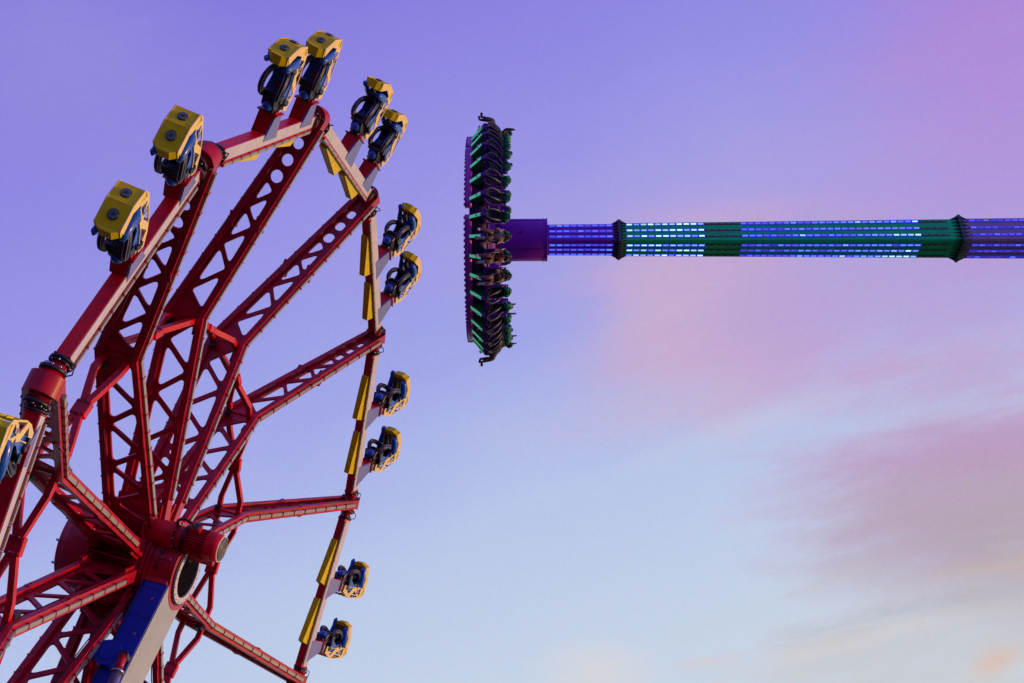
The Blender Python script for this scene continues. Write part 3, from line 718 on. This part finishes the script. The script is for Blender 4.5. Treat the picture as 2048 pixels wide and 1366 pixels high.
def make_gondola(mx, label):
    g_ = thing('gondola', label, 'gondola', mx, 'gondolas hung between the arm tips of the red wheel')
    b = MB(); b.box((0, .06, -.015), (.22, 4.28, .33), M['red2'])
    for y in (-2.08, 2.2): b.box((0, y, -.015), (.26, .03, .37), M['red'])
    for y in (-.2, 1.6):      # flared arms that carry the seats
        fb, rb, ft_, rt = y-.17, y+.34, y-.17, y+.12
        b.add([(-.17, fb, .10), (.07, fb, .10), (.07, rb, .10), (-.17, rb, .10), (-.15, ft_, .58), (.19, ft_, .58), (.19, rt, .58), (-.15, rt, .58)],
              [(3, 2, 1, 0), (4, 5, 6, 7), (0, 1, 5, 4), (2, 3, 7, 6), (3, 0, 4, 7), (1, 2, 6, 5)], M['red2'])
        b.box((.02, y-.02, .565), (.42, .36, .035), M['red'])
    bo_ = obj('beam', b, g_, bevel=.012)
    for y in (-.2, 1.6):
        p = MB()
        fb, rb, ft_, rt = y-.165, y+.335, y-.165, y+.115; e_ = .006
        p.add([(.07+e_+.05, fb, .0), (.07+e_+.05, rb+.12, .0), (.19+e_, rt, .55), (.19+e_, ft_, .55), (.06, fb, .0), (.06, rb+.1, .0), (.17, rt, .55), (.17, ft_, .55)],
              [(0, 1, 2, 3), (4, 7, 6, 5), (0, 3, 7, 4), (1, 5, 6, 2), (0, 4, 5, 1), (3, 2, 6, 7)], M['pale'])
        obj('gusset', p, g_)
    w = MB(); w.box((.116, .06, .025), (.012, 4.24, .235), M['white'])
    for i in range(12):
        y = -1.9+i*.36; w.box((.124, y, -.148), (.01, .03, .05), M['red'])
    obj('side_plate', w, g_)
    t_ = MB(); n = 11; l_ = 4.1/n
    for i in range(n):
        y0_ = -1.99+i*l_; t_.bar((.135, y0_+.02, -.168), (.135, y0_+l_-.02, -.168), .05, .06, M['tube'])
        t_.box((.13, y0_, -.168), (.06, .022, .07), M['red'])
    obj('light_strip', t_, g_, bevel=.008)
    for (ya, yb) in ((-1.46, -.12), (.26, 1.58)):
        q = MB()
        q.add([(-.105, ya, -.18), (.10, ya, -.18), (.10, yb, -.18), (-.105, yb, -.18), (-.105, ya, -.24), (.09, ya, -.24), (.05, yb-.08, -.43), (-.105, yb-.08, -.43)],
              [(0, 1, 2, 3), (4, 7, 6, 5), (0, 4, 5, 1), (2, 6, 7, 3), (3, 7, 4, 0), (1, 5, 6, 2)], M['yellow'])
        obj('counterweight', q, g_, bevel=.008)
    for (ya, sg) in ((-2.09, -1), (2.215, 1)):
        h = MB(); e_ = sg*2.588
        h.cyl((0, ya, 0), (0, e_-sg*.05, 0), .13, M['red'], 20); h.cyl((0, ya, 0), (0, ya+sg*.05, 0), .19, M['dsteel'], 20); h.cyl((0, ya+sg*.05, 0), (0, ya+sg*.09, 0), .165, M['dsteel'], 20)
        h.cyl((0, e_-sg*.28, 0), (0, e_-sg*.24, 0), .18, M['red'], 20)
        for i in range(8):
            a = 2*PI*i/8; h.cyl((.16*math.cos(a), ya+sg*.05, .16*math.sin(a)), (.16*math.cos(a), ya+sg*.10, .16*math.sin(a)), .016, M['steel'], 6)
        h.tube([(.12, ya+sg*.02, .1), (.24, ya+sg*.08, .14), (.26, ya+sg*.2, .08), (.15, ya+sg*.26, .04)], .012, M['cable'], 5)
        h.box((-.15, ya+sg*.16, .03), (.06, .1, .06), M['steel'])
        obj('end_shaft', h, g_)
    make_seat(g_, -.2); make_seat(g_, 1.6)
    return g_
def gmat(k):
    a = PH-(k+.5)*PI/6
    r = u_c*math.cos(a)+v_c*math.sin(a)
    w_ = n_c*math.cos(TH)-r*math.sin(TH); h_ = r*math.cos(TH)+n_c*math.sin(TH); b_ = h_.cross(w_)
    o = C_c + r*10*math.cos(PI/12)
    return frame(pw(o), vw(w_), vw(b_), vw(h_))
GL = {0: 'gondola cut by the left picture edge, pale side frame and blue seat visible',
      1: 'gondola showing both round lamps on each yellow hood, above the left arms',
      2: 'topmost gondola, two upright yellow-hooded seats above a nearly level cream beam',
      3: 'gondola on the cream beam slanting down right from the highest arm tip',
      4: 'gondola on a near-upright orange-lit beam, right of the wheel, third from the top',
      5: 'gondola on the right rim directly above the horizontal arm',
      6: 'gondola below the horizontal arm, its seats seen from underneath',
      7: 'gondola just past the bottom picture edge, below the lowest arm tip'}
g0 = make_gondola(gmat(0), GL[0])
for k in range(1, 8):
    c = copy_tree(g0); c.matrix_basis = gmat(k); c['label'] = GL[k]
    if k >= 4:
        q = (1.10, 1.05, 1.04) if k == 4 else (1.26, 1.10, 1.10)
        for o_ in c.children:
            if o_.name.startswith('seat'): o_.matrix_basis = o_.matrix_basis @ Matrix.Diagonal((*q, 1))
for ch in KIDS[g0.name]:
    if ch.startswith('seat'): o_ = bpy.data.objects[ch]; o_.matrix_basis = Matrix.Translation((0, .2, 0)) @ o_.matrix_basis
# ------------------------------------------------------------------ PENDULUM RIDE (far behind, swung out level)
A_c = Vector((1, .003, .006)).normalized(); N_c = Vector((-.006, 0, 1)); N_c = (N_c-A_c*N_c.dot(A_c)).normalized(); Yd = A_c.cross(N_c)
P0_c = Vector(((946-1024)/F_PX*50.6, (683-480.5)/F_PX*50.6, -50.6))
PD = frame(pw(P0_c), vw(N_c), vw(Yd), vw(A_c))
pend = thing('pendulum_ride', 'distant purple and green pendulum ride swung out level, a ring of seats seen edge on', 'fairground ride', PD)
VA = [math.radians(9+90*i) for i in range(4)]
def sq(R, s): return [Vector((R*math.cos(a), R*math.sin(a), s)) for a in VA]
def segment(name, s0, s1, R0, R1, m, lab=None, md=None):
    b = MB(); p = sq(R0, s0); q = sq(R1, s1)
    # chamfered square tube
    def ring(R, s):
        out = []
        v = sq(R, s)
        for i in range(4):
            a, c, d_ = v[i-1], v[i], v[(i+1) % 4]; out += [c+(a-c)*.045, c+(d_-c)*.045]
        return out
    r0 = ring(R0, s0); r1 = ring(R1, s1); n = 8
    b.add(r0+r1, [(i, (i+1) % n, n+(i+1) % n, n+i) for i in range(n)]+[tuple(range(n-1, -1, -1)), tuple(range(n, 2*n))], m)
    o = obj(name, b, pend, label=lab)
    return o
def rows(parent, s0, s1, R0, R1, lit, chan, seed):
    rnd = random.Random(seed)
    for f in range(4):
        for fr in (.24, .55, .86) if f in (0, 3) else (.25, .5, .75):
            def P(s):
                t_ = (s-s0)/(s1-s0); R = R0+(R1-R0)*t_; v = sq(R, s)
                near, far = (v[f], v[(f+1) % 4]) if f != 3 else (v[0], v[3])
                if f == 2: near, far = v[2], v[3]
                return near+(far-near)*fr, ((v[f]+v[(f+1) % 4])/2-Vector((0, 0, s))).normalized(), (v[(f+1) % 4]-v[f]).normalized()
            a, nn_, tt_ = P(s0+.05); b_, _, _ = P(s1-.05)
            c = MB(); c.bar(a+nn_*.004, b_+nn_*.004, .02, .095, chan, up=tt_)
            glowch = MB(); L1 = MB(); glow = []; s = s0+.12; i = 0
            while s+.21 < s1-.05:
                p_, _, _ = P(s); q_, _, _ = P(s+.205); px = 946+s*50.5
                on = lit(px, fr)
                if on is None: L1.bar(p_+nn_*.012, q_+nn_*.012, .03, .05, M['off'], up=tt_); glow += [0]*8
                else:
                    c2, _, _ = P(s-.038); d2, _, _ = P(s+.243); glowch.bar(c2+nn_*.009, d2+nn_*.009, .02, .135, M['ledchan'], up=tt_)
                    L1.bar(p_+nn_*.016, q_+nn_*.016, .03, .062, M['led'], up=tt_); g_ = max(0, min(1, on+rnd.gauss(0, .13))); glow += [g_]*8
                s += .281; i += 1
            if glowch.v: c.add(glowch.v, glowch.f, M['ledchan'])
            ch = obj('lamp_channel', c, parent)
            me = bpy.data.meshes.new('light_row'); me.from_pydata([tuple(v) for v in L1.v], [], L1.f)
            for m_ in L1.mats: me.materials.append(m_)
            me.polygons.foreach_set('material_index', L1.m)
            at = me.attributes.new('glow', 'FLOAT', 'POINT'); at.data.foreach_set('value', glow)
            obj('light_row', me, ch)
seg1 = segment('arm_section', 2.91, 5.70, .635, .655, M['purple'], 'purple section of the swinging arm')
rows(seg1, 2.91, 5.64, .635, .655, lambda px, fr: .48, M['purpleD'], 1)
seg2 = segment('arm_section', 5.84, 19.08, .68, .80, M['green'], 'green section of the swinging arm')
def lit2(px, fr):
    if px < 1407: return .92
    if px < 1472: return None
    if px < 1832: return .46+.36*(px-1500)/330
    return None
rows(seg2, 5.95, 18.7, .68, .80, lit2, M['greenD'], 2)
seg3 = segment('arm_section', 19.22, 30, .82, .88, M['mauve'], 'dusty mauve section of the swinging arm')
rows(seg3, 19.42, 26, .82, .86, lambda px, fr: .32, M['purpleD'], 3)
def flange(s, R, th, fins, Ra, Rb, m):
    b = MB(); v0 = sq(R, s-th/2); v1 = sq(R, s+th/2)
    b.add(v0+v1, [(3, 2, 1, 0), (4, 5, 6, 7)]+[(i, (i+1) % 4, 4+(i+1) % 4, 4+i) for i in range(4)], m)
    for f in range(4):
        for q in range(7):
            t_ = .06+.88*q/6
            for sg, Rr in ((-1, Ra), (1, Rb)):
                va = sq(Rr, s+sg*fins); vb = sq(R*.985, s+sg*th/2); vc = sq(Rr*.98, s+sg*th/2)
                P = lambda v: v[f]+(v[(f+1) % 4]-v[f])*t_
                tt_ = (va[(f+1) % 4]-va[f]).normalized()*.018
                tr = [P(va), P(vb), P(vc)]
                b.add([x-tt_ for x in tr]+[x+tt_ for x in tr], [(2, 1, 0), (3, 4, 5), (0, 1, 4, 3), (1, 2, 5, 4), (2, 0, 3, 5)], m)
            p = sq(R*.93, s); q_ = p[f]+(p[(f+1) % 4]-p[f])*(t_+.04)
            b.cyl(q_-Vector((0, 0, th/2+.06)), q_+Vector((0, 0, th/2+.06)), .028, M['dsteel'], 6)
    obj('bolted_flange', b, pend)
M['flange'] = mat('weathered_flange', (.05, .06, .10), .5, var=.3)
M['flange2'] = mat('weathered_green_flange', (.015, .12, .085), .5, var=.3)
flange(5.77, .81, .10, .30, .66, .68, M['flange'])
flange(19.15, .95, .10, .34, .79, .81, M['flange2'])
co_ = MB(); co_.cyl((0, 0, .9), (0, 0, 2.91), .84, M['purple'], 48); co_.cyl((0, 0, 2.88), (0, 0, 2.94), .86, M['purple'], 48); co_.box((.84, -.25, 1.9), (.03, .08, .08), M['purpleD'])
for i in range(24):
    a = 2*PI*i/24
    for z_ in (1.25, 2.78): co_.cyl((.84*math.cos(a), .84*math.sin(a), z_), (.862*math.cos(a), .862*math.sin(a), z_), .022, M['purpleD'], 6)
for i in range(4):
    a = 2*PI*i/4+.5; co_.bar((.845*math.cos(a), .845*math.sin(a), 1.35), (.845*math.cos(a), .845*math.sin(a), 2.7), .03, .02, M['purpleD'], up=(math.cos(a), math.sin(a), 0))
obj('collar', co_, pend, bevel=.01)
pv = MB(); pv.cyl((0, -2.2, 30.6), (0, 2.2, 30.6), 1.25, M['purple'], 40); pv.cyl((0, -2.3, 30.6), (0, -2.2, 30.6), 1.45, M['purpleD'], 40); pv.cyl((0, 2.2, 30.6), (0, 2.3, 30.6), 1.45, M['purpleD'], 40)
obj('pivot_housing', pv, pend)
dr = MB(); dr.cyl((0, 0, .0), (0, 0, .62), 3.86, M['purpleD'], 72); dr.cyl((0, 0, .62), (0, 0, .70), 3.7, M['purpleD'], 72)
dr.cyl((0, 0, -.1), (0, 0, .9), 1.1, M['purple'], 40)
for i in range(8):
    a = 2*PI*i/8; dr.bar((.7*math.cos(a), .7*math.sin(a), .95), (3.6*math.cos(a), 3.6*math.sin(a), .74), .3, .34, M['purple'])
obj('disc_body', dr, pend)
# rim panels
for i in range(8):
    a0 = math.radians(-10.7+45*i)+.012+(.02 if i == 0 else 0); a1 = math.radians(34.3+45*i)-.012-(.03 if i == 7 else 0); b = MB(); n = 14
    prof = [(4.06, -.16), (4.06, .02), (4.0, .10), (3.86, .10), (3.86, -.16)]
    vs = []; 
    for j in range(n+1):
        a = a0+(a1-a0)*j/n
        vs += [(r*math.cos(a), r*math.sin(a), s) for r, s in prof]
    k_ = len(prof); fs = [(j*k_+q, j*k_+(q+1) % k_, (j+1)*k_+(q+1) % k_, (j+1)*k_+q) for j in range(n) for q in range(k_)]
    fs += [tuple(range(k_)), tuple(range(n*k_+k_-1, n*k_-1, -1))]
    b.add(vs, fs, M['magenta'], True)
    for j in range(n):
        a = a0+(a1-a0)*(j+.5)/n; b.cyl((4.0*math.cos(a), 4.0*math.sin(a), -.20), (4.0*math.cos(a), 4.0*math.sin(a), -.15), .055, M['magenta'], 8)
    obj('rim_panel', b, pend)
M['greenG'] = mat('gusset_green_paint', (.004, .26, .10), .5, spec=.2, var=.2, scale=2)
gs = MB(); gs.prism([(3.8, .02), (4.02, .02), (4.50, .44), (4.50, .60), (3.8, .62)], -.045, .045, M['greenG'], 'xz')
gsm = gs.mesh('gusset'); ge = MB()
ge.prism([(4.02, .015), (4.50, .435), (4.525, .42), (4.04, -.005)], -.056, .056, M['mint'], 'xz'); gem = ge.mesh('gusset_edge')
# seats
sh = MB(); sh.prism([(3.92, .52), (4.46, .54), (4.50, .62), (4.22, .66), (4.08, .78), (4.0, 1.34), (3.88, 1.36), (3.86, .60)], -.22, .22, M['purpleS'], 'xz')
sh.prism([(4.0, .60), (4.30, .62), (4.14, .82), (4.10, 1.2), (3.98, 1.3)], -.25, -.21, M['purpleS'], 'xz'); sh.prism([(4.0, .60), (4.30, .62), (4.14, .82), (4.10, 1.2), (3.98, 1.3)], .21, .25, M['purpleS'], 'xz')
cu_ = MB(); cu_.prism([(4.08, .64), (4.46, .60), (4.50, .66), (4.46, .71), (4.16, .74), (4.12, .84), (4.07, 1.26), (3.99, 1.28)], -.17, .17, M['black'], 'xz')
hr_ = MB(); HZ = 0
hr_.sphere((4.03, 0, 1.36), .15, M['greenD'], n=12, sc=(.7, 1.05, 1)); hr_.sphere((4.10, -.14, 1.35), .09, M['greenG'], n=10, sc=(1.3, .5, 1.2)); hr_.sphere((4.10, .14, 1.35), .09, M['greenG'], n=10, sc=(1.3, .5, 1.2)); hr_.tube([(4.06, -.13, 1.44), (4.08, -.06, 1.50), (4.08, .06, 1.50), (4.06, .13, 1.44)], .022, M['lime'], 6)
nz_ = MB(); nz_.sphere((4.50, 0, .52), .085, M['purple'], n=12, sc=(1, 1.1, 1.2)); nz_.tube([(4.42, 0, .5), (4.36, 0, .36), (4.42, .03, .26), (4.5, 0, .3)], .022, M['steel'], 6)
nz_.box((4.46, 0, .40), (.06, .16, .04), M['steel'])
rs_ = MB(); pi_ = MB()
loop = []
for i in range(25):
    a = -PI+2*PI*i/24; z = .86-.27*math.cos(a)*-1; y = .175*math.sin(a)*(1.0 if z > .8 else .9)
for sy_ in (-1, 1):
    pth = [(4.50, 0, .56), (4.56, sy_*.09, .60), (4.57, sy_*.17, .74), (4.50, sy_*.19, .92), (4.38, sy_*.18, 1.10), (4.22, sy_*.15, 1.22), (4.06, sy_*.14, 1.24)]
    pth = [(x, y, .62+(z-.56)*.76) for x, y, z in pth]
    rs_.tube(pth, .05, M['black'], 8, ref=(1, 0, 0)); pi_.tube([(x+.062, y, z) for x, y, z in pth[:-1]], .0075, M['piping'], 5)
parts_ = dict(cushion=cu_.mesh('cushion'), headrest=hr_.mesh('headrest'), seat_nose=nz_.mesh('seat_nose'), restraint=rs_.mesh('restraint'), piping=pi_.mesh('piping')); shm = sh.mesh('seat')
SEATPHI = [2.5+10*i for i in range(36)]
for ph_ in SEATPHI:
    R = Matrix.Rotation(math.radians(ph_), 4, 'Z')
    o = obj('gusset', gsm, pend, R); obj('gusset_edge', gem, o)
    s = obj('seat', shm, pend, R)
    for k_, m_ in parts_.items(): obj(k_, m_, s)
# riders ------------------------------------------------------------
def person_mesh(legs, arms, shirt, shorts, shoe, skin, lean=0):
    """a seated figure facing +x; hips at the seat, grown from a skeleton with the skin modifier"""
    pts = []; edges = []; rad = []
    def v(p, r, par=None):
        pts.append(Vector(p)); rad.append(r)
        if par is not None: edges.append((par, len(pts)-1))
        return len(pts)-1
    pel = v((4.24, 0, .79), .13); sp = v((4.20, 0, .98), .125, pel); ch = v((4.18+lean, 0, 1.14), .14, sp); nk = v((4.18+lean, 0, 1.28), .055, ch); hd_ = v((4.20+lean, 0, 1.34), .06, nk)
    hands = []
    for i, sy_ in enumerate((-1, 1)):
        hip = v((4.28, sy_*.09, .78), .09, pel)
        kn, an, toe = legs[i]
        k1 = v((kn[0], sy_*kn[1], kn[2]), .062, hip); cf = v(Vector((kn[0], sy_*kn[1], kn[2])).lerp(Vector((an[0], sy_*an[1], an[2])), .35), .060, k1)
        a1 = v((an[0], sy_*an[1], an[2]), .036, cf); hl = v(Vector((an[0], sy_*an[1], an[2]))+(Vector((an[0], 0, an[2]))-Vector((kn[0], 0, kn[2]))).normalized()*.05, .04, a1)
        v((toe[0], sy_*toe[1], toe[2]), .045, hl)
        sh_ = v((4.18+lean, sy_*.17, 1.20), .065, ch); el, ha = arms[i]
        e1 = v((el[0], sy_*el[1], el[2]), .042, sh_); h1 = v((ha[0], sy_*ha[1], ha[2]), .028, e1)
        d = (pts[h1]-pts[e1]).normalized(); h2 = v(pts[h1]+d*.06, .034, h1)
        hands.append((pts[h1]+d*.05, d, sy_))
    bm = bmesh.new(); lay = bm.verts.layers.skin.verify(); bv = []
    for p, r in zip(pts, rad):
        q = bm.verts.new(p); q[lay].radius = (r*1.4, r*1.4); bv.append(q)
    bv[0][lay].use_root = True
    for a, b in edges: bm.edges.new((bv[a], bv[b]))
    me = bpy.data.meshes.new('skeleton'); bm.to_mesh(me); bm.free()
    o = bpy.data.objects.new('skeleton', me); COL.objects.link(o)
    o.modifiers.new('s', 'SKIN').branch_smoothing = .4; sb = o.modifiers.new('d', 'SUBSURF'); sb.levels = 1; sb.render_levels = 1
    dg = bpy.context.evaluated_depsgraph_get(); e = bpy.data.meshes.new_from_object(o.evaluated_get(dg))
    bpy.data.objects.remove(o); bpy.data.meshes.remove(me)
    out = MB(); vs = [x.co.copy() for x in e.vertices]
    kneeX = [(Vector((legs[i][0][0], (-1, 1)[i]*legs[i][0][1], legs[i][0][2]))) for i in (0, 1)]
    for p in e.polygons:
        c = p.center
        segs = []
        def dist(a, b):
            t_ = max(0, min(1, (c-a).dot(b-a)/(b-a).length_squared)); return (c-(a+(b-a)*t_)).length, t_
        best = min(((dist(pts[a], pts[b])[0]-min(rad[a], rad[b])*.5, a, b, dist(pts[a], pts[b])[1]) for a, b in edges), key=lambda q: q[0])
        _, a, b, t_ = best
        names = {}
        m = shirt
        idx = b
        if idx <= 2: m = shirt if idx == 2 or t_ > .3 else shorts
        elif idx in (3, 4): m = skin if t_ > .3 or idx == 4 else shirt
        else:
            q = (idx-5) % 9
            m = [shorts, shorts if t_ < .62 else skin, skin, skin, skin, shoe, shirt, shirt if t_ < .55 else skin, skin][q] if q < 9 else skin
            if q == 4: m = shoe
            if q == 8: m = skin
        out.add([vs[i] for i in p.vertices], [tuple(range(len(p.vertices)))], m, True)
    bpy.data.meshes.remove(e)
    # head: skull, jaw, nose, ears
    hx = 4.21+lean
    out.sphere((hx, 0, 1.435), .098, skin, n=14, sc=(1.02, .80, 1.18)); out.sphere((hx+.03, 0, 1.37), .06, skin, n=10, sc=(1, .85, .9))
    out.sphere((hx+.105, 0, 1.42), .018, skin, n=6, sc=(1, .8, 1.4))
    for sy_ in (-1, 1):
        out.sphere((hx-.005, sy_*.08, 1.42), .024, skin, n=6, sc=(.8, .4, 1.2)); out.sphere((hx+.088, sy_*.032, 1.445), .011, M['hair'], n=6)
    out.box((hx+.098, 0, 1.375), (.012, .045, .01), M['maroon'] if 'maroon' in M else M['shirt3'])
    # hands: palm and five fingers
    for (p, d, sy_) in hands:
        up = Vector((0, 0, 1)) if abs(d.z) < .8 else Vector((1, 0, 0)); s1 = d.cross(up).normalized(); s2 = s1.cross(d)
        out.sphere(p+d*.03, .036, skin, n=8)
        for i in range(4):
            b0 = p+d*.05+s1*(-.027+.018*i); ln = (.055, .066, .07, .06)[i]
            m1 = b0+d*ln*.55+s2*-.006; out.tube([b0, m1, m1+d*ln*.4-s2*.022], .009, skin, 5, rs=[.0095, .009, .007])
        out.tube([p+s1*-.03*sy_, p+s1*-.055*sy_+d*.03, p+s1*-.055*sy_+d*.06-s2*.01], .010, skin, 5)
    me = bpy.data.meshes.new('person'); me.from_pydata([tuple(p) for p in out.v], [], out.f)
    for m_ in out.mats: me.materials.append(m_)
    me.polygons.foreach_set('material_index', out.m); me.polygons.foreach_set('use_smooth', out.sm)
    bm = bmesh.new(); bm.from_mesh(me); bmesh.ops.remove_doubles(bm, verts=bm.verts, dist=1e-4); bm.to_mesh(me); bm.free()
    return me, hx
def hair_mesh(hx, long_):
    h = MB(); h.sphere((hx-.018, 0, 1.455), .108, M['hair'], n=14, sc=(1.0, .86, 1.12))
    if long_:
        for i in range(5): h.tube([(hx-.06, -.06+.03*i, 1.45), (hx-.12, -.07+.035*i, 1.36), (hx-.11, -.08+.04*i, 1.24)], .028, M['hair'], 6, rs=[.03, .028, .012])
    return h.mesh('hair')
# knee, ankle, toe | elbow, hand
hang = (((4.66, .10, .80), (4.70, .11, .37), (4.80, .12, .26)), ((4.66, .13, .80), (4.68, .14, .36), (4.79, .16, .27)))
splay = (((4.64, .16, .84), (4.78, .22, .42), (4.90, .24, .34)), ((4.66, .10, .80), (4.62, .08, .37), (4.72, .08, .25)))
kick = (((4.74, .12, .84), (4.86, .13, .40), (5.06, .13, .36)), ((4.70, .10, .80), (4.72, .11, .34), (4.90, .11, .26)))
grip = (((4.38, .27, .98), (4.54, .17, 1.08)), ((4.38, .27, .98), (4.54, .17, 1.08)))
onl = (((4.34, .26, .96), (4.55, .14, .92)), ((4.30, .27, .95), (4.50, .12, .88)))
high = (((4.34, .25, 1.34), (4.36, .24, 1.54)), ((4.34, .25, 1.32), (4.34, .26, 1.52)))
one = (((4.34, .25, 1.34), (4.34, .24, 1.56)), ((4.38, .27, .98), (4.54, .17, 1.08)))
riders = [
 (2.5, splay, grip, 'shirt1', 'shorts', 'shoew', 'skin1', 0, 'rider in grey shirt with splayed bare legs, uppermost of three bare-legged riders mid ring'),
 (12.5, hang, onl, 'shirt3', 'shorts', 'shoew', 'skin1', 1, 'rider in maroon shirt with hanging bare legs, middle of three bare-legged riders mid ring'),
 (22.5, hang, grip, 'shirt2', 'denim', 'shoew', 'skin1', 0, 'rider in black shirt with bare shins, lowest of three bare-legged riders mid ring'),
 (-87.5, kick, high, 'shirt1', 'shorts', 'shoe', 'skin2', 0, 'rider kicking one dark shoe out from the topmost seat of the edge-on ring'),
 (-112.5, hang, grip, 'shirt2', 'shorts', 'shoe', 'skin2', 0, 'dark-haired head leaning out just beneath the topmost rider of the ring'),
 (-122.5, hang, grip, 'shirt2', 'denim', 'shoe', 'skin1', 1, 'second head below the top of the ring, beside a green headrest'),
 (87.5, kick, onl, 'shirt2', 'shorts', 'shoe', 'skin2', 0, 'rider in black whose dark shoe kicks out at the very bottom of the ring'),
 (113.5, hang, one, 'shirt2', 'shorts', 'shoe', 'skin2', 1, 'far-side rider raising one hand nearest the bottom of the ring'),
 (127.5, hang, one, 'shirt3', 'shorts', 'shoe', 'skin1', 0, 'far-side rider with one hand up, middle of three heads at the ring lower right'),
 (142.5, hang, high, 'shirt2', 'denim', 'shoe', 'skin2', 0, 'far-side rider with both arms thrown up, highest of three heads at the lower right'),
]
for (ph_, lg_, ar_, sh1, so1, sc1, sk1, lh, lab) in riders:
    phs = min(SEATPHI, key=lambda q: abs(((q-ph_+180) % 360)-180))
    me, hx = person_mesh(lg_, ar_, M[sh1], M[so1], M[sc1], M[sk1])
    R = Matrix.Rotation(math.radians(phs), 4, 'Z')
    # move the origin to the hips
    T = Matrix.Translation((4.24, 0, .7)); me.transform(T.inverted()); hm = hair_mesh(hx, lh); hm.transform(T.inverted())
    p = thing('person', lab, 'person', PD @ R @ T, 'riders in the ring of seats', me)
    obj('hair', hm, p)
